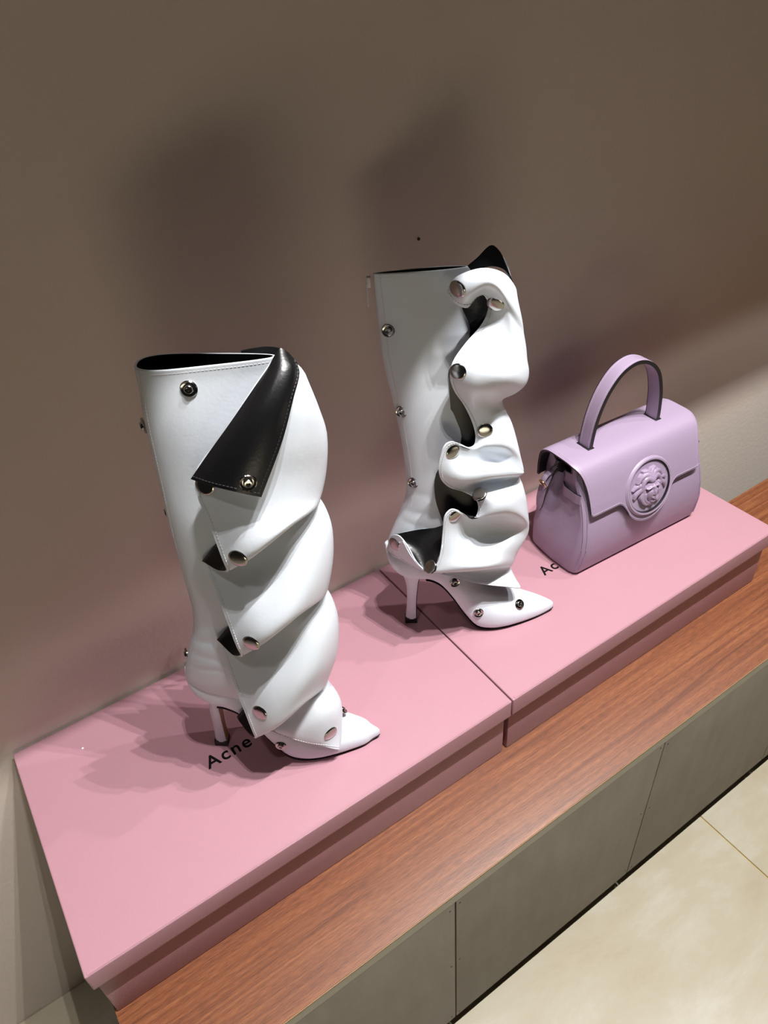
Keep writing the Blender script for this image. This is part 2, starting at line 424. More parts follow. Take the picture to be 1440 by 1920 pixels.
# control nets in mm: (along the foot, up, towards the viewer)
BOOT_A = {
    'pow': 2.7,
    'taper': 0.72,
    'shaft': [(0.583, 0.04, 0.168, 0.021, 0.001), (0.572, 0.039, 0.17, 0.0215, 0.001), (0.52, 0.034, 0.178, 0.027, 0.001), (0.46, 0.031, 0.17, 0.03, 0.001), (0.4, 0.028, 0.158, 0.032, 0.001), (0.33, 0.026, 0.146, 0.033, 0.001), (0.285, 0.025, 0.138, 0.033, 0.001), (0.25, 0.02, 0.134, 0.033, 0.001), (0.215, 0.008, 0.136, 0.034, 0.001), (0.185, -0.003, 0.142, 0.0345, 0.001), (0.158, -0.0105, 0.148, 0.0335, 0.001), (0.146, -0.008, 0.135, 0.032, 0), (0.132, -0.0005, 0.115, 0.03, 0), (0.122, 0.008, 0.1, 0.0275, 0)],
    'foot': [(-0.0115, 0.156, 0.004, 0.012, 0), (-0.0085, 0.143, 0.015, 0.026, 0), (0.0, 0.128, 0.0235, 0.044, 0), (0.013999999999999999, 0.116, 0.0275, 0.062, 0), (0.0228, 0.11, 0.029, 0.076, 0), (0.032, 0.108, 0.03, 0.086, 0), (0.048, 0.098, 0.0315, 0.088, 0), (0.066, 0.07, 0.032, 0.092, 0), (0.084, 0.036, 0.034, 0.094, 0.001), (0.104, 0.008, 0.037, 0.088, 0.001), (0.125, 0.003, 0.0385, 0.074, 0.001), (0.145, 0.0028, 0.0365, 0.06, 0.001), (0.165, 0.003, 0.031, 0.048, 0.001), (0.185, 0.0034, 0.0245, 0.038, 0.0005), (0.205, 0.0042, 0.0165, 0.028, 0), (0.2145, 0.0052, 0.0085, 0.019, 0), (0.2215, 0.0062, 0.004, 0.013, 0), (0.2245, 0.0068, 0.0012, 0.008, 0)],
    'heel': [(0.152, -0.012000000000000002, 0.03, 0.022), (0.14, -0.007999999999999998, 0.027999999999999997, 0.025), (0.127, -0.0010000000000000009, 0.025, 0.024), (0.114, 0.0038199999999999987, 0.021699999999999997, 0.0195), (0.101, 0.004880000000000001, 0.019200000000000002, 0.0152), (0.088, 0.004039999999999997, 0.0173, 0.0115), (0.074, 0.001519999999999997, 0.016, 0.0092), (0.055, 0.0002000000000000001, 0.0142, 0.0074), (0.03, -0.0015, 0.0128, 0.0068), (0.0085, -0.004, 0.0122, 0.0074)],
    'tan': True,
    'sheets': [('panel', 'draped_panel', ('white', 'black', 'white'), 0.002, False, True), ('flap', 'turned_corner', ('black', 'white', 'white'), 0.0016, False, False), ('collar', 'collar_lining', ('black', 'black', 'black'), 0.0016, False, False)],
    'zip': None,
    'caps': [[91.2,479.1,50.2,-0.28,0.22,0.93],[112.2,405.1,72.1,-0.25,0.01,0.97],[104.2,283.2,73.4,-0.3,0.03,0.95],[90.8,152.4,66.7,-0.38,0.19,0.91],[164.5,63.1,36.9,0.63,-0.03,0.78]],
    'studs': [[88.4,563.6,17.6,0.11,0.26,1.88],[96.3,39.6,36.9,-0.1,0.03,0.99],[138.2,495.6,71.9,0.23,0.12,0.97],[31.2,518.0,2.0,-0.9,0,0.44],[28.0,410.9,1.0,-0.9,0,0.44],[27.4,297.9,1.0,-0.9,0,0.44],[-1.6,190.1,4.0,-0.9,0,0.44],[176.1,53.8,-6.0,0.5,0.7,-0.5]],
    'panel': [
        [[175,595,12],[183,589,12],[188,573,6],[192,558,-6]],
        [[146,564,30],[171,563,36],[194,549,22],[201,526,0]],
        [[115,527,40],[147,522,48],[183,512,36],[205,496,0]],
        [[81,485,46],[120,479,56],[169,476,44],[200,455,0]],
        [[88,436,57],[125,441,66],[165,444,52],[194,432,4]],
        [[95,398,67],[126,414,74],[165,436,61],[191,425,8]],
        [[96,383,66],[127,406,72],[165,430,59],[190,421,8]],
        [[84,371,52],[116,393,54],[159,421,46],[189,420,6]],
        [[64,371,37],[89,396,32],[140,418,31],[187,417,3]],
        [[64,360,36],[91,377,34],[148,412,33],[191,408,0]],
        [[70,342,43],[118,354,48],[167,381,39],[197,382,0]],
        [[77,312,55],[121,324,66],[168,344,52],[195,340,0]],
        [[85,270,67],[122,299,76],[161,320,61],[186,300,7]],
        [[87,254,66],[123,287,74],[159,309,59],[183,292,8]],
        [[74,241,52],[111,271,54],[153,298,46],[181,289,6]],
        [[55,250,37],[79,273,32],[134,296,29],[179,288,3]],
        [[55,236,36],[82,254,34],[144,289,33],[185,272,0]],
        [[60,202,43],[112,225,50],[166,250,39],[190,238,0]],
        [[67,163,55],[114,183,66],[162,207,52],[183,179,0]],
        [[75,116,66],[109,144,72],[145,166,58],[170,144,8]],
        [[76,98,65],[110,128,70],[144,153,56],[165,132,9]],
        [[66,91,52],[99,114,52],[137,141,44],[163,128,7]],
        [[51,104,37],[79,132,32],[127,145,31],[162,125,3]],
        [[62,80,34],[100,105,36],[148,129,33],[170,107,3]],
        [[85,83,42],[121,90,47],[159,102,40],[179,83,6]],
        [[93,82,44],[125,70,49],[154,57,44],[177,47,22]],
        [[95,78,43],[125,64,48],[152,46,44],[173,27,36]],
    ],
    'flap': [
        [[164,582,19],[171,592,16],[176,596,13],[182,591,12],[188,580,10]],
        [[151,570,34],[164,578,34],[176,583,32],[186,582,26],[190,573,16]],
        [[127,544,48],[144,553,52],[163,560,52],[177,562,46],[185,560,36]],
        [[105,520,56],[123,523,64],[143,526,66],[159,528,62],[173,529,54]],
        [[83,494,60],[102,493,70],[121,490,75],[135,484,74],[147,477,70]],
    ],
    'collar': [
        [[135,583,-12],[146,583,-16],[158,583,-18],[169,583,-14],[179,582,-4]],
        [[134,578,-12],[145,576,-15],[157,575,-16],[168,576,-12],[180,574,-2]],
    ],
}
# control nets in mm: (along the foot, up, towards the viewer)
BOOT_B = {
    'shaft': [(0.572, -0.018, 0.088, 0.006, 0.005), (0.56, -0.018, 0.096, 0.0075, 0.005), (0.52, -0.017, 0.115, 0.0145, 0.002), (0.47, -0.015, 0.115, 0.0195, 0.001), (0.39, -0.003, 0.112, 0.027, 0), (0.33, 0.004, 0.11, 0.03, 0), (0.28, 0.0065, 0.112, 0.031, 0), (0.25, 0.004, 0.115, 0.032, 0), (0.225, -0.004, 0.122, 0.033, 0), (0.2, -0.014, 0.13, 0.034, 0), (0.173, -0.024, 0.14, 0.034, 0), (0.156, -0.028, 0.14, 0.0335, 0), (0.145, -0.025, 0.13, 0.032, 0), (0.132, -0.018, 0.115, 0.03, 0), (0.122, -0.009, 0.1, 0.0275, 0)],
    'foot': [(-0.0295, 0.156, 0.004, 0.012, 0), (-0.0265, 0.143, 0.015, 0.026, 0), (-0.018, 0.128, 0.0235, 0.044, 0), (-0.004, 0.116, 0.0275, 0.062, 0), (0.012, 0.11, 0.029, 0.076, 0), (0.032, 0.108, 0.03, 0.086, 0), (0.048, 0.098, 0.0315, 0.088, 0), (0.066, 0.07, 0.032, 0.092, 0), (0.084, 0.036, 0.034, 0.094, 0.001), (0.104, 0.008, 0.037, 0.088, 0.001), (0.125, 0.003, 0.0385, 0.074, 0.001), (0.145, 0.0028, 0.0365, 0.06, 0.001), (0.165, 0.003, 0.031, 0.048, 0.001), (0.185, 0.0034, 0.0245, 0.038, 0.0005), (0.205, 0.0042, 0.0165, 0.028, 0), (0.2195, 0.0052, 0.0085, 0.019, 0), (0.2265, 0.0062, 0.004, 0.013, 0), (0.2295, 0.0068, 0.0012, 0.008, 0)],
    'heel': [(0.152, -0.028, 0.028, 0.022), (0.14, -0.024, 0.026, 0.025), (0.127, -0.017, 0.023, 0.024), (0.114, -0.0105, 0.0197, 0.0195), (0.101, -0.0058, 0.0172, 0.0152), (0.088, -0.003, 0.0153, 0.0115), (0.074, -0.0016, 0.014, 0.0092), (0.055, -0.0018, 0.0122, 0.0074), (0.03, -0.0035, 0.0108, 0.0068), (0.0085, -0.006, 0.0102, 0.0074)],
    'tan': False,
    'sheets': [('panel', 'draped_panel', ('white', 'black', 'white'), 0.002, False, True), ('pocket', 'pocket_lining', ('black', 'white', 'white'), 0.0016, False, False), ('tail', 'panel_tail', ('white', 'black', 'white'), 0.0016, False, False), ('tip', 'turned_corner', ('black', 'black', 'white'), 0.0016, False, False), ('lining', 'panel_lining', ('black', 'black', 'black'), 0.0012, False, False)],
    'zip': (-0.021, 0.566, 0.003),
    'caps': [[71.2,565.1,50.2,-0.61,-0.11,0.78],[116.4,535.6,29.2,-0.33,-0.23,0.92],[71.0,469.1,56.9,-0.43,0.14,0.89],[107.4,371.5,34.3,-0.03,0.05,1.0],[64.8,356.2,53.7,0.47,0.02,0.88],[100.7,279.6,46.0,-0.3,0.86,0.42],[67.2,251.8,53.8,0.45,-0.12,0.88],[-15.6,189.4,29.7,-0.7,0.02,0.72],[31.4,174.3,66.1,-0.52,0.65,0.55]],
    'studs': [[-5.4,504.6,10.6,-0.33,0.17,1.84],[4.9,395.4,13.9,-0.57,0.06,1.72],[15.4,285.4,17.1,-0.66,0.13,1.65],[69.5,106.2,30.9,0.19,0.17,0.97],[104.6,44.1,37.2,0.08,0.21,0.97],[171.0,37.8,19.8,0.39,0.67,0.63]],
    'panel': [
        [[61,558,36],[69,577,47],[96,585,47],[125,570,28],[145,537,0]],
        [[63,552,39],[75,570,53],[99,580,55],[126,562,34],[148,521,0]],
        [[72,544,44],[83,560,55],[103,573,57],[127,551,36],[152,506,0]],
        [[83,540,44],[93,555,44],[109,561,48],[132,536,32],[155,492,0]],
        [[92,545,34],[101,553,36],[116,548,36],[135,520,26],[157,481,0]],
        [[102,547,28],[110,545,30],[122,532,30],[139,506,24],[159,472,0]],
        [[109,532,26],[116,526,28],[127,512,28],[142,491,24],[161,462,0]],
        [[103,516,32],[116,505,32],[131,490,31],[145,473,25],[163,447,0]],
        [[81,498,44],[100,488,50],[124,473,46],[145,456,32],[166,430,0]],
        [[65,479,52],[92,472,63],[120,461,58],[143,442,37],[163,416,2]],
        [[62,461,52],[87,452,63],[111,442,56],[132,429,39],[148,409,12]],
        [[67,440,48],[88,428,50],[107,423,44],[120,417,36],[131,406,20]],
        [[80,414,40],[97,406,40],[109,406,37],[121,404,30],[134,393,16]],
        [[92,382,34],[107,379,34],[122,378,31],[136,373,20],[148,358,0]],
        [[96,361,32],[111,362,36],[127,361,34],[142,350,22],[157,326,0]],
        [[94,351,34],[110,353,40],[130,347,36],[147,333,24],[163,299,0]],
        [[83,353,42],[105,345,37],[129,333,27],[148,318,20],[166,289,2]],
        [[67,371,54],[94,343,39],[124,327,27],[147,311,20],[167,284,4]],
        [[56,371,59],[84,335,43],[120,318,29],[145,305,22],[167,281,5]],
        [[47,347,60],[76,325,57],[112,323,53],[140,311,40],[167,281,6]],
        [[48,320,57],[76,310,57],[110,312,55],[139,303,41],[166,280,6]],
        [[61,296,48],[88,290,38],[120,287,27],[145,281,17],[163,269,-2]],
        [[79,283,42],[101,281,38],[127,279,29],[150,272,19],[168,255,-1]],
        [[96,270,44],[111,280,54],[133,279,49],[154,265,31],[173,235,0]],
        [[99,257,48],[115,269,60],[136,268,55],[158,248,33],[177,210,0]],
        [[94,244,50],[113,254,60],[135,252,55],[159,231,35],[180,185,0]],
        [[78,252,52],[104,230,41],[134,221,31],[161,204,21],[181,172,1]],
        [[63,267,58],[92,222,39],[128,207,27],[157,191,19],[179,163,3]],
        [[54,261,62],[82,207,43],[122,190,30],[154,180,22],[176,158,5]],
        [[50,232,62],[78,196,55],[115,183,44],[148,171,30],[171,148,6]],
        [[46,201,65],[75,185,64],[111,172,54],[143,159,36],[164,133,7]],
        [[36,175,68],[70,175,71],[107,167,64],[139,148,41],[160,118,7]],
        [[26,166,68],[64,164,69],[105,156,61],[137,138,39],[157,110,7]],
        [[31,160,62],[66,153,56],[106,142,44],[136,131,30],[155,107,5]],
        [[41,145,46],[71,138,39],[107,129,34],[138,118,23],[158,99,3]],
        [[51,136,42],[82,129,41],[115,116,36],[144,103,26],[165,82,6]],
        [[47,137,43],[81,124,46],[114,110,44],[144,95,36],[170,78,22]],
    ],
    'pocket': [
        [[-14,204,26],[2,209,28],[19,213,30],[36,215,31],[53,221,33]],
        [[-11,199,32],[5,195,36],[20,193,40],[35,199,44],[51,211,44]],
        [[-7,200,38],[7,187,48],[22,179,54],[36,186,58],[48,208,58]],
        [[-3,205,42],[9,184,56],[24,168,68],[40,182,68],[48,211,64]],
    ],
    'tail': [
        [[-26,171,10],[-19,200,24],[-9,209,36],[2,199,49],[12,179,59],[25,166,68]],
        [[-28,159,8],[-19,185,26],[-9,188,36],[2,180,47],[12,169,55],[25,164,65]],
        [[-26,153,6],[-18,160,24],[-8,160,32],[2,157,39],[14,154,47],[26,154,56]],
    ],
    'tip': [
        [[82,566,0],[99,577,-4],[116,589,-8],[126,581,-8],[134,564,-6]],
        [[83,563,2],[100,565,0],[116,567,-2],[131,561,-4],[145,538,-6]],
    ],
    'lining': [
        [[78,539,15],[89,543,15],[101,546,14],[120,543,10]],
        [[81,527,17],[92,522,16],[104,521,15],[121,517,10]],
        [[89,506,19],[95,504,18],[104,501,17],[121,498,12]],
        [[86,482,21],[95,480,20],[105,479,18],[122,474,12]],
        [[64,454,24],[79,453,24],[98,450,22],[119,444,14]],
        [[64,437,25],[79,435,25],[99,431,22],[120,425,14]],
        [[66,391,26],[81,390,26],[99,386,23],[119,379,14]],
        [[69,352,27],[82,351,27],[101,346,23],[119,339,14]],
        [[63,334,30],[79,334,32],[99,330,30],[119,318,15]],
        [[45,309,33],[67,309,36],[96,305,33],[120,290,16]],
        [[43,269,34],[67,270,37],[96,265,35],[121,250,18]],
        [[52,229,36],[70,232,38],[93,227,35],[114,213,20]],
        [[53,216,36],[70,218,38],[93,213,35],[114,198,20]],
    ],
}
cap_mesh = lathe_mesh('snap_cap', [(0.0098, -0.0012), (0.0101, 0.0003), (0.0096, 0.0010), (0.0080, 0.0015), (0.0055, 0.0018), (0.0025, 0.00195), (0.0003, 0.0020)], M['chrome'])
stud_mesh = lathe_mesh('snap_stud', [(0.0078, -0.001), (0.0081, 0.0006), (0.0072, 0.0015), (0.0056, 0.0009), (0.0044, 0.0009), (0.0041, 0.0030), (0.0034, 0.0036), (0.0021, 0.0035), (0.0015, 0.0014), (0.0002, 0.0013)], M['chrome'])

def loc3(p):                 # (along foot, up, towards viewer) -> object space
    p = np.asarray(p, float); return np.stack([p[..., 0], -p[..., 2], p[..., 1]], -1)

def interp_rows(rows, n):
    return catmull(np.array(rows, float), n)

def superring(ub, uf, hw, wc, v, n=40, p=2.4, tilt=0.0, taper=0.0):
    out = []
    for k in range(n):
        a = 2 * math.pi * k / n; c, s = math.cos(a), math.sin(a)
        x = math.copysign(abs(c) ** (2 / p), c); y = math.copysign(abs(s) ** (2 / p), s)
        u = (ub + uf) / 2 + (uf - ub) / 2 * x
        e = 0.0007 * math.sin(v * 31 + u * 47)             # gentle waves, and creases where the ankle bends
        for cv, sl, dp, wd in ((0.238, 0.10, 0.0015, 0.006), (0.212, -0.14, 0.0011, 0.005), (0.268, -0.05, 0.0008, 0.008), (0.192, 0.06, 0.0009, 0.004)):
            e -= dp * math.exp(-((v - cv - sl * (u - 0.04)) / wd) ** 2)
        tp = 1 - taper * min(1.0, max(0.0, (v - 0.42) / 0.15)) * (0.5 + 0.5 * x)     # the mouth narrows towards the front
        out.append((u, v + tilt * (u - ub), wc + (hw + e) * y * tp))
    return out

def boot(origin, rz, D, label, group):
    root = empty('boot', origin, rz); tag(root, label, 'boot', group)
    # shaft: flattened open leather tube, black inside
    secs = interp_rows(D['shaft'], 9)               # v, u_back, u_front, half width, centre w
    outer = [loc3(superring(s[1], s[2], s[3], s[4], s[0], 48, D.get('pow', 2.0), D.get('tilt', 0) * max(0, (s[0] - 0.3) / 0.28), D.get('taper', 0))) for s in secs]
    inner = [loc3(superring(s[1] + .0022, s[2] - .0022, s[3] - .0022, s[4], s[0], 48, D.get('pow', 2.0), D.get('tilt', 0) * max(0, (s[0] - 0.3) / 0.28), D.get('taper', 0))) for s in secs]
    n = 48; k = len(secs); V = np.concatenate(outer + inner[::1]); F = []; fm = []
    for i in range(k - 1):
        for a in range(n):
            b = (a + 1) % n
            F.append([i * n + a, i * n + b, (i + 1) * n + b, (i + 1) * n + a]); fm.append(0)
            F.append([(k + i) * n + a, (k + i + 1) * n + a, (k + i + 1) * n + b, (k + i) * n + b]); fm.append(1)
    for a in range(n):
        b = (a + 1) % n; F.append([a, k * n + a, k * n + b, b]); fm.append(2)
    so = mesh_obj('shaft', V, F, [M['white'], M['black'], M['white']], root, fm)
    bm = bmesh.new(); bm.from_mesh(so.data); bmesh.ops.recalc_face_normals(bm, faces=bm.faces); bm.to_mesh(so.data); bm.free()
    # top-line and back-seam stitching
    P = [np.array(outer[0][a]) * 1.0 for a in range(0, n // 2 + 1)]
    Pn = [np.array(x) + np.array((0, 0, -0.004)) for x in P]
    Nn = [np.array((0, -1, 0.05))] * len(Pn)
    near = [(p, q) for p, q in zip(Pn, Nn)]
    seam = [r[20] for r in outer if 0.16 < r[20][2]]
    stitches('stitching', [([p for p, q in near], [q for p, q in near]), (seam, [np.array((-.5, -.86, 0))] * len(seam))], M['thread'], so)
    # foot
    st = interp_rows(D['foot'], 4)                  # u, v bottom, half width, height, roundness
    rings = []
    for s in st:
        u, vb, hw, h = s[:4]; ring = []
        for q in range(33):
            a = -math.pi / 2 + 2 * math.pi * q / 33
            c, sn = math.cos(a), math.sin(a)
            y = math.copysign(abs(c) ** (0.42 if sn < 0 else 0.85), c) * hw * (1 if sn < 0 else (1 - 0.35 * sn ** 2))
            z = vb + h * (0.30 + 0.70 * sn if sn > 0 else 0.30 * (1 - abs(sn) ** 0.42))
            ring.append((u, z, s[4] + y))
        rings.append(loc3(np.array(ring)))
    loft('foot_upper', rings, M['white'], root)
    # thin black sole following the underside
    srings = []
    for s in st:
        if s[0] < 0.022: continue
        u, vb, hw, h, wc = s[:5]; e = 0.0008
        srings.append(loc3(np.array([(u, vb + 0.0004, wc + hw * 0.88 + e), (u, vb - 0.0010, wc + hw * 0.84 + e), (u, vb - 0.0012, wc), (u, vb - 0.0010, wc - hw * 0.84 - e), (u, vb + 0.0004, wc - hw * 0.88 - e)])))
    loft('sole', srings, M['rubber'], root)
    # heel
    hs = interp_rows(D['heel'], 5)                  # v, u back, u front, half width
    hr = []
    for s in hs:
        v, ub, uf, hw = s[:4]
        pts = [(uf, v, -hw * .86), (uf, v, hw * .86), (uf - (uf - ub) * .25, v, hw), (uf - (uf - ub) * .6, v, hw * .92), (ub + (uf - ub) * .12, v, hw * .6), (ub, v, hw * .2), (ub, v, -hw * .2), (ub + (uf - ub) * .12, v, -hw * .6), (uf - (uf - ub) * .6, v, -hw * .92), (uf - (uf - ub) * .25, v, -hw)]
        hr.append(loc3(np.array(pts)))
    heel = loft('heel', hr, M['white'], root)
    br = [loc3(np.array([(s[2] + .0004, s[0], -s[3] * .84), (s[2] + .0004, s[0], s[3] * .84), (s[2] + .0012, s[0], s[3] * .80), (s[2] + .0012, s[0], -s[3] * .80)])) for s in hs[2:]]
    b = loft('heel_breast', br, M['tan'] if D.get('tan') else M['rubber'], heel)
    s = hs[-1]
    tip = [loc3(np.array([(s[2] + e, v, s[3] * .95 + e), (s[1] - e, v, s[3] * .7 + e), (s[1] - e, v, -s[3] * .7 - e), (s[2] + e, v, -s[3] * .95 - e)])) for v, e in ((s[0] + .001, .0008), (0.0, .0012))]
    loft('heel_tip', tip, M['rubber'], heel)
    # draped panel and its parts
    for name, part, mats, thick, flip, ext in D['sheets']:
        net = np.array(D[name], float) / 1000
        if ext:                                      # carry the sheet round the front of the shin to the far side
            last = net[:, -1]
            e1 = last + np.array((-.012, .002, -.022)); e2 = last + np.array((-.05, .006, -.036)); e3 = last + np.array((-.09, .008, -.036))
            net = np.concatenate([net, e1[:, None], e2[:, None], e3[:, None]], 1)
        G = net_grid(net, 4, 6)
        G = loc3(G)
        o = sheet(part, G, thick, [M[x] for x in mats], root, flip)
        if name in ('panel', 'flap', 'tail'):
            N = grid_normals(G) * (-1 if flip else 1)
            def inset(A, B, d):
                e = B - A; l = np.linalg.norm(e, axis=1, keepdims=True) + 1e-9; return A + e / l * d
            paths = []
            if name == 'panel':
                paths.append((inset(G[:, 0], G[:, 2], .0042) + N[:, 1] * .0003, N[:, 1]))
                nn = G.shape[1] - 18
                paths.append((inset(G[-1, :nn], G[-5, :nn], .0036) + N[-2, :nn] * .0003, N[-2, :nn]))
            elif name == 'flap':
                paths.append((inset(G[:, -1], G[:, -4], .004) + N[:, -2] * .0003, N[:, -2]))
                paths.append((inset(G[-1], G[-4], .0036) + N[-2] * .0003, N[-2]))
            else:
                paths.append((inset(G[-1], G[-3], .0034) + N[-2] * .0003, N[-2]))
            stitches('stitching', paths, M['dark_thread'] if name == 'flap' else M['thread'], o)
    for me, key in ((cap_mesh, 'caps'), (stud_mesh, 'studs')):
        for c in D[key]:
            p = loc3(np.array(c[:3]) / 1000); nv = Vector(loc3(np.array(c[3:6])))
            o = link(bpy.data.objects.new(me.name, me), root)
            o.location = p; o.rotation_euler = nv.to_track_quat('Z', 'Y').to_euler()
    # zip pull at the back seam
    z = D['zip']
    if z:
        x, y = z[0], -z[2]
        zo = box('zip_slider', x - .0055, x - .0005, y - .0035, y + .0035, z[1] - .010, z[1] + .002, M['zip'], root, .0012)
        zp = box('zip_pull', x - .0062, x - .0044, y - .0026, y + .0026, z[1] - .034, z[1] - .006, M['zip'], root, .0008)
    return root

boot(ORIGIN_A, RZ_A, BOOT_A, 'white leather heeled boot with tiered folds and black turned-down corner, on left pink box', 'white snap boots')
boot(ORIGIN_B, RZ_B, BOOT_B, 'white leather heeled boot with wavy snapped edge beside the lilac handbag', 'white snap boots')

# ------------------------------------------------------------------ handbag
def handbag(origin, rz):
    root = empty('handbag', origin, rz)
    tag(root, 'lilac leather top-handle handbag with round head emblem on the flap, on the pink box', 'handbag')
    VV = [0.0, .002, .006, .014, .03, .055, .085, .115, .145, .17, .188, .196]
    WF = np.interp(VV, [0, .05, .10, .15, .196], [-.003, .0075, .0045, -.012, -.036])
    WB = np.interp(VV, [0, .05, .10, .15, .196], [-.117, -.121, -.118, -.112, -.104])
    INS = [.006, .0025, .0008] + [0] * 9
    NS, NW, CR = 22, 18, 0.010
    def gusset_pinch(v, t):
        return .030 * max(0, (v - .06) / .136) ** 1.3 * (math.exp(-((t - .30) / .15) ** 2) + .25 * math.sin(math.pi * t)) - .009 * math.sin(math.pi * t) * math.exp(-((v - .045) / .05) ** 2)
    def gusset_u(v, w_):                             # left gusset surface
        a_, b_ = np.interp(v, VV, WF), np.interp(v, VV, WB)
        return -.002 + .010 * v / .2 + gusset_pinch(v, (w_ - b_) / (a_ - b_))
    rings = []
    for v, wf, wb, e in zip(VV, WF, WB, INS):
        u0 = -.002 + .010 * v / .2 + e; u1 = .283 - .022 * v / .2 - e; a, b = wf - e, wb + e
        P = []
        def corner(cu, cw, a0):
            return [(cu + CR * math.cos(a0 + t), cw + CR * math.sin(a0 + t)) for t in np.linspace(0, math.pi / 2, 5)]
        # start at the front left, anticlockwise seen from above (u right, w towards viewer)
        left = np.linspace(b + CR, a - CR, NW)
        for w_ in left:                              # gusset, pinched inwards towards the top
            t = (w_ - b) / (a - b)
            pinch = gusset_pinch(v, t)
            P.append((u0 + pinch, w_))
        P += [(u0 + CR - CR * math.cos(t), a - CR + CR * math.sin(t)) for t in np.linspace(0.2, math.pi / 2, 5)]
        P += [(x, a) for x in np.linspace(u0 + CR, u1 - CR, NS)[1:]]
        P += [(u1 - CR + CR * math.sin(t), a - CR + CR * math.cos(t)) for t in np.linspace(0.2, math.pi / 2, 5)]
        for w_ in left[::-1][1:]:
            t = (w_ - b) / (a - b)
            pinch = .028 * max(0, (v - .06) / .136) ** 1.3 * math.exp(-((t - .45) / .2) ** 2)
            P.append((u1 - pinch, w_))
        P += [(x, b) for x in np.linspace(u1 - CR, u0 + CR, NS)]
        nl = NW                                       # the left rim dips below the flap
        dip = [(.10 * math.sqrt(max(0, math.sin(math.pi * (w_ - b) / (a - b)))) + .07 * math.exp(-(((w_ - b) / (a - b) - .28) / .13) ** 2)) * max(0, (v - .10) / .096) for w_ in left]
        P = [(x, y, v * (1 - dip[i])) if i < nl else (x, y, v) for i, (x, y) in enumerate(P)]
        rings.append(loc3(np.array([(x, v + (.004 * math.sin(math.pi * (y - b) / (a - b)) if v > .19 and i >= nl else 0), y) for i, (x, y, v) in enumerate(P)])))
    body = loft('bag_body', rings, M['lilac'], root, cap=(True, False))
    inner = [r * np.array((.985, .97, 1)) + np.array((.002, .0018, 0)) for r in rings[5:]]
    loft('lining', inner, M['black'], body, cap=(True, False))
    # dark painted rim of the opening
    tube('rim_edge', rings[-1], .0016, M['edge_paint'], body, 6, closed=True)
    for side, uu in ((0, 0), (1, 1)):
        for off in (0, 1):
            path = []
            for v, wf in zip(np.linspace(.014, .185, 16), np.interp(np.linspace(.014, .185, 16), VV, WF)):
                u0 = -.002 + .010 * v / .2; u1 = .283 - .022 * v / .2
                u_ = (u0 + .0022 + .0052 * off) if side == 0 else (u1 - .0022 - .0052 * off)
                path.append((u_, v, wf - (.0042 if off == 0 else .0002)))
            tube('piping', loc3(np.array(path)), .0013, M['lilac'], body, 8)
    # flap: over the top and down the front, with the round lobe
    prof = catmull(np.array([(-.114, .150), (-.1135, .178), (-.109, .197), (-.096, .2065), (-.066, .2088), (-.040, .2072), (-.0235, .199), (-.0115, .180), (.0005, .145), (.0030, .136), (.0115, .10), (.0175, .07), (.0200, .045)]), 10)
    s = np.concatenate([[0], np.cumsum(np.linalg.norm(np.diff(prof, axis=0), axis=1))])
    UL, UR, UC, VC, RL = .000, .2635, .1345, .1350, .0600
    def vbot(u):
        d = abs(u - UC)
        lobe = VC - math.sqrt(max(RL ** 2 - d ** 2, 0))
        if d < .047: vb = lobe
        else:
            v0 = VC - math.sqrt(RL ** 2 - .047 ** 2); t = min(1, (d - .047) / .026); t = 1 - (1 - t) ** 2
            vb = v0 + (.126 - v0) * t
        m = min(u - UL, UR - u)
        return vb + .006 * max(0, 1 - m / .006) ** 2
    us = np.linspace(UL, UR, 113); NR = 72
    G = np.zeros((NR, len(us), 3))
    front = len(prof) * 6 // 12
    for j, u in enumerate(us):
        sb = np.interp(-vbot(u), -prof[front:, 1], s[front:])
        ss = np.linspace(0, sb, NR)
        w_ = np.interp(ss, s, prof[:, 0]); v_ = np.interp(ss, s, prof[:, 1])
        m = min(u - UL, UR - u); dip = .002 * max(0, 1 - m / .008) ** 2
        fr_ = np.clip((w_ + .045) / .05, 0, 1); fr_ = fr_ * fr_ * (3 - 2 * fr_)     # the front of the flap is a little narrower than its top
        G[:, j] = np.stack([UC + (u - UC) * (1 - .095 * fr_), v_ - dip, w_], 1)
    G = loc3(G)
    flap = sheet('flap', G, .0046, [M['lilac'], M['black'], M['edge_paint']], root)
    N = grid_normals(G)
    k = NR
    pth = [(G[-1] + N[-1] * .0002 + np.gradient(G, axis=0)[-1] * 0 + loc3(np.array((0, .0035, 0)))[None], N[-1])]
    pth.append((G[28:, 2] + N[28:, 2] * .0002, N[28:, 2])); pth.append((G[12:, -3] + N[12:, -3] * .0002, N[12:, -3]))
    stitches('stitching', pth, M['lilac_thread'], flap, .0030, .0020, .0003)
    # emblem: raised ring, recessed disc and a high-relief head
    slope = .27; nn = np.array((0, slope, 1)); nn /= np.linalg.norm(nn)
    zb = Vector(loc3(nn)); xb = Vector((1, 0, 0)); yb = zb.cross(xb).normalized()
    c = Vector(loc3(np.array((UC, VC, .0033 + .0006))))
    MX = Matrix((xb, yb, zb)).transposed().to_4x4(); MX.translation = c
    ring = lathe_mesh('emblem_ring', [(.0510, -.001), (.0498, .0010), (.0480, .0024), (.0464, .0030), (.0450, .0027)], M['lilac'], 56)
    ro = link(bpy.data.objects.new('emblem_ring', ring), root); ro.matrix_local = MX
    # open the lathe caps of the ring so that it is a ring, not a dome
    bm = bmesh.new(); bm.from_mesh(ring); bmesh.ops.delete(bm, geom=[f for f in bm.faces if len(f.verts) > 4], context='FACES'); bm.to_mesh(ring); bm.free()
    th = np.linspace(0, 2 * math.pi, 72)
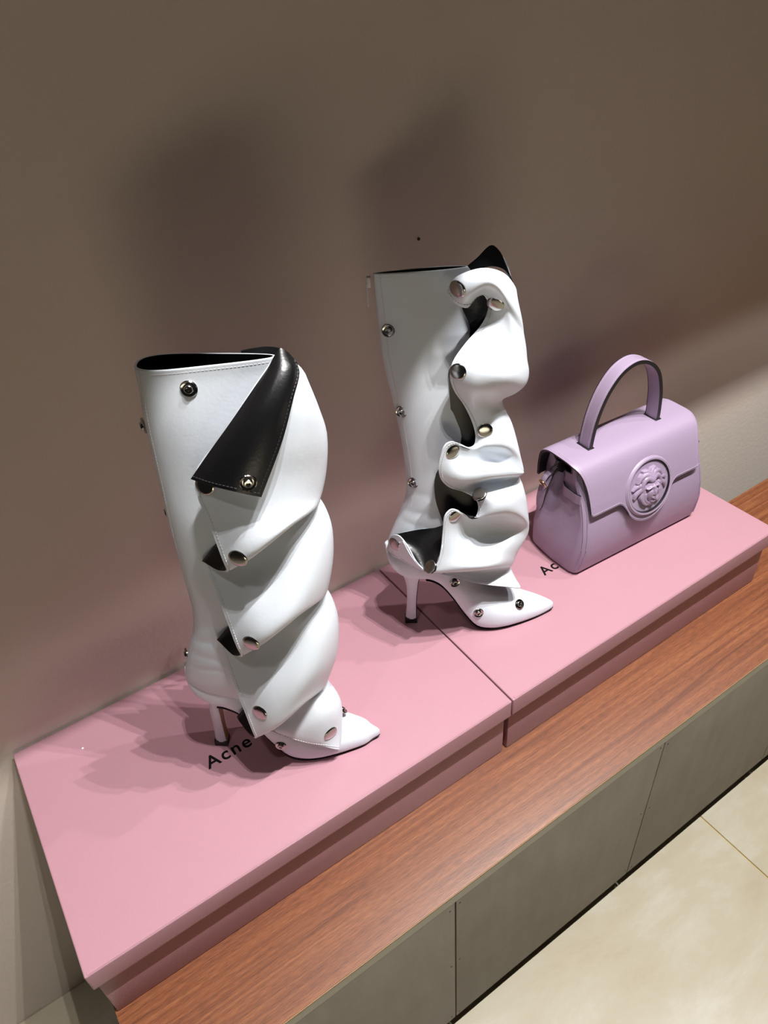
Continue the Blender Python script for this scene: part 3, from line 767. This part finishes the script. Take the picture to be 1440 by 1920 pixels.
    wall_r = [np.array([(r * math.cos(a), r * math.sin(a), z) for a in th[:-1]]) for r, z in ((.0451, .0028), (.0443, .0023), (.0441, -.0014))]
    wo = loft('emblem_recess_edge', wall_r, M['edge_paint'], root, cap=(False, False)); wo.matrix_local = MX
    rp = np.stack([.0478 * np.cos(th), .0478 * np.sin(th), np.full_like(th, .0031)], 1)
    so = stitches('stitching', [(rp, np.tile((0, 0, 1.), (len(th), 1)))], M['lilac_thread'], ro, .0030, .0020, .0003)
    disc = [np.array([(r * math.cos(a), r * math.sin(a), z) for a in th[:-1]]) for r, z in ((.0442, -.0012), (.0430, -.0006), (.042, -.0006), (.001, -.0006))]
    do = loft('emblem_disc', disc, M['lilac_smooth'], root, cap=(False, True)); do.matrix_local = MX
    # head relief as a height field (unit = 33 mm)
    n = 121; R = .0415
    X, Y = np.meshgrid(np.linspace(-1, 1, n), np.linspace(-1, 1, n))
    H = np.full_like(X, -1.0)
    def ell(cx, cy, rx, ry, h, base=0.0, rot=0.0):
        c_, s_ = math.cos(rot), math.sin(rot)
        dx = (X - cx) * c_ + (Y - cy) * s_; dy = -(X - cx) * s_ + (Y - cy) * c_
        q = 1 - (dx / rx) ** 2 - (dy / ry) ** 2
        return np.where(q > 0, base + h * np.sqrt(np.maximum(q, 0)), -1)
    def put(*a, **k_):
        nonlocal H; H = np.maximum(H, ell(*a, **k_))
    def strand(pts, r, h0, h1):
        P = catmull(np.array(pts, float), 8)
        for t, (x, y) in zip(np.linspace(0, 1, len(P)), P): put(x, y, r * (1 - .35 * t), r * (1 - .35 * t), r * 1.1, h0 + (h1 - h0) * t)
    put(0, .12, .62, .56, .34)                         # mass of hair
    put(0, -.10, .37, .52, .62)                        # face
    put(0, -.62, .20, .22, .36); put(0, -.70, .30, .14, .22)     # chin, neck
    put(0, -.10, .075, .24, .16, base=.60); put(0, -.22, .10, .08, .14, base=.56)   # nose
    put(-.17, .06, .17, .045, .10, base=.54, rot=.15); put(.17, .06, .17, .045, .10, base=.54, rot=-.15)   # brows
    put(-.16, -.04, .085, .045, .07, base=.49); put(.16, -.04, .085, .045, .07, base=.49)  # eyelids
    put(0, -.385, .12, .04, .09, base=.53); put(0, -.45, .10, .04, .09, base=.50)  # lips
    put(0, -.56, .12, .09, .14, base=.36)              # chin
    for sx in (-1, 1):
        strand([(sx * .03, .34), (sx * .18, .44), (sx * .36, .38), (sx * .46, .16), (sx * .42, -.1)], .12, .46, .25)
        strand([(sx * .03, .42), (sx * .2, .58), (sx * .44, .54), (sx * .6, .34)], .11, .42, .16)
        strand([(sx * .02, .5), (sx * .12, .68), (sx * .3, .72)], .10, .36, .14)
        strand([(sx * .40, .10), (sx * .58, .02), (sx * .74, -.10), (sx * .80, -.24)], .12, .30, .06)
        strand([(sx * .44, .22), (sx * .66, .2), (sx * .84, .1)], .10, .26, .04)
        strand([(sx * .40, -.08), (sx * .5, -.3), (sx * .44, -.5), (sx * .3, -.66)], .12, .26, .16)
        strand([(sx * .36, -.2), (sx * .36, -.42), (sx * .24, -.6)], .08, .34, .24)
        H -= np.where(H > 0, .10 * np.exp(-(((X - sx * .16) / .12) ** 2 + ((Y + .03) / .06) ** 2)), 0)
        put(sx * .16, -.04, .075, .035, .05, base=.47)
    V = []; F = []; idx = -np.ones((n, n), int)
    for i in range(n):
        for j in range(n):
            idx[i, j] = len(V); V.append((X[i, j] * R, Y[i, j] * R, max(H[i, j], -.06) * R * .56 - .0006))
    for i in range(n - 1):
        for j in range(n - 1):
            q = [idx[i, j], idx[i, j + 1], idx[i + 1, j + 1], idx[i + 1, j]]
            if max(H[i, j], H[i, j + 1], H[i + 1, j], H[i + 1, j + 1]) > 0: F.append(q)
    used = sorted({v for q in F for v in q}); mp = {v: k_ for k_, v in enumerate(used)}
    ho = mesh_obj('emblem_head', [V[v] for v in used], [[mp[v] for v in q] for q in F], M['lilac_smooth'], root)
    ho.matrix_local = MX; ho['label'] = 'glossy lilac woman head emblem in high relief'
    # handle: flat arched strap with black painted edges
    hp = catmull(np.array([(.052, .200), (.0535, .225), (.060, .262), (.076, .300), (.100, .326), (.127, .334), (.154, .326), (.178, .303), (.192, .266), (.197, .230), (.198, .200)]), 8)
    T = np.gradient(hp, axis=0); T /= np.linalg.norm(T, axis=1, keepdims=True); Nh = np.stack([-T[:, 1], T[:, 0]], 1)
    W0, W1 = -.077, -.053; th_ = .0028
    r_ = []
    for p, q in zip(hp, Nh):
        o_ = p + q * th_; i_ = p - q * th_; m1 = p + q * th_ * 1.25; m0 = p - q * th_ * 1.25
        r_.append(loc3(np.array([(o_[0], o_[1], W0), (m1[0], m1[1], (W0 + W1) / 2), (o_[0], o_[1], W1), (i_[0], i_[1], W1), (m0[0], m0[1], (W0 + W1) / 2), (i_[0], i_[1], W0)])))
    ho_ = loft('handle', r_, M['lilac'], root)
    for wv in (W0 - .0003, W1 + .0003):
        e_ = [loc3(np.array([(*(p + q * th_ * 1.02), wv - .0007), (*(p + q * th_ * 1.02), wv + .0007), (*(p - q * th_ * 1.02), wv + .0007), (*(p - q * th_ * 1.02), wv - .0007)])) for p, q in zip(hp, Nh)]
        loft('handle_edge', e_, M['edge_paint'], ho_)
    n3 = loc3(np.concatenate([Nh, np.zeros((len(Nh), 1))], 1))
    pts = []
    for wv in (W0 + .0035, W1 - .0035):
        P3 = loc3(np.stack([hp[:, 0] + Nh[:, 0] * th_ * 1.1, hp[:, 1] + Nh[:, 1] * th_ * 1.1, np.full(len(hp), wv)], 1)); pts.append((P3, n3))
    stitches('stitching', pts, M['lilac_thread'], ho_, .0030, .0020, .0003)
    for hu in (.052, .198):
        k_ = box('handle_slot', hu - .0065, hu + .0065, -(W1 + .002), -(W0 - .002), .2080, .2096, M['edge_paint'], ho_, .0006, 1)
    # gusset belt, hanging tab and gold ring, on each end of the bag
    for side in (0, 1):
        sg = -1 if side == 0 else 1
        def X(v, w_, off):                            # point just outside the gusset of this end
            u = gusset_u(v, w_) - off
            return (u, v, w_) if side == 0 else (.2805 - .012 * v / .2 - u, v, w_)
        def AB(v, w_, u): return (u, v, w_) if side == 0 else (.2745 - u, v, w_)
        belt = catmull(np.array([X(.150, -.016, .0006), X(.149, -.026, .0035), X(.148, -.040, .0035), X(.147, -.054, .0030), X(.147, -.064, .0004)]), 6)
        r_ = []
        for p in belt: r_.append(loc3(np.array([(p[0] + sg * .0012, p[1] - .0085, p[2]), (p[0] + sg * .0012, p[1] + .0085, p[2]), (p[0] - sg * .0012, p[1] + .0085, p[2]), (p[0] - sg * .0012, p[1] - .0085, p[2])])))
        bo = loft('gusset_belt', r_, M['lilac'], root)
        for e_ in (-.0088, .0088):
            tube('belt_edge', loc3(belt + np.array((0, e_, 0))), .0010, M['edge_paint'], bo, 6)
        tab = catmull(np.array([AB(.165, -.092, .020), AB(.158, -.093, .013), AB(.146, -.093, .004), AB(.130, -.094, -.002), AB(.108, -.095, -.005), AB(.086, -.096, -.006)]), 6)
        wd = np.interp(np.linspace(0, 1, len(tab)), [0, .15, .35, .8, .94, 1], [.0040, .0045, .0080, .0085, .0060, .0015])
        r_ = [loc3(np.array([(p[0] + sg * .0011, p[1], p[2] - h_), (p[0] + sg * .0016, p[1], p[2]), (p[0] + sg * .0011, p[1], p[2] + h_), (p[0] - sg * .0011, p[1], p[2] + h_), (p[0] - sg * .0011, p[1], p[2] - h_)])) for p, h_ in zip(tab, wd)]
        to = loft('strap_tab', r_, M['lilac'], root)
        outl = [loc3(np.array([(p[0], p[1], p[2] - h_) for p, h_ in zip(tab, wd)] + [(p[0], p[1], p[2] + h_) for p, h_ in list(zip(tab, wd))[::-1]]))][0]
        tube('tab_edge', outl, .0011, M['edge_paint'], to, 6)
        rc = np.array(AB(.140, -.093, -.004))
        rg = [loc3(np.array((rc[0] + sg * .0035 * math.sin(a), rc[1] + .0078 * math.sin(a), rc[2] + .0078 * math.cos(a)))) for a in np.linspace(0, 2 * math.pi, 29)[:-1]]
        tube('ring', np.array(rg), .0014, M['gold'], root, 8, closed=True)
        tube('ring_loop', loc3(np.array([AB(.160, -.093, .012), AB(.156, -.093, .002), AB(.150, -.093, -.0040), AB(.145, -.093, -.0035)])), .0022, M['lilac'], root, 8, flat=(1, 2.4), up=(0, 1, 0))
    return root
handbag((0.86755, -0.22413, LID + 0.0004), -0.05412)
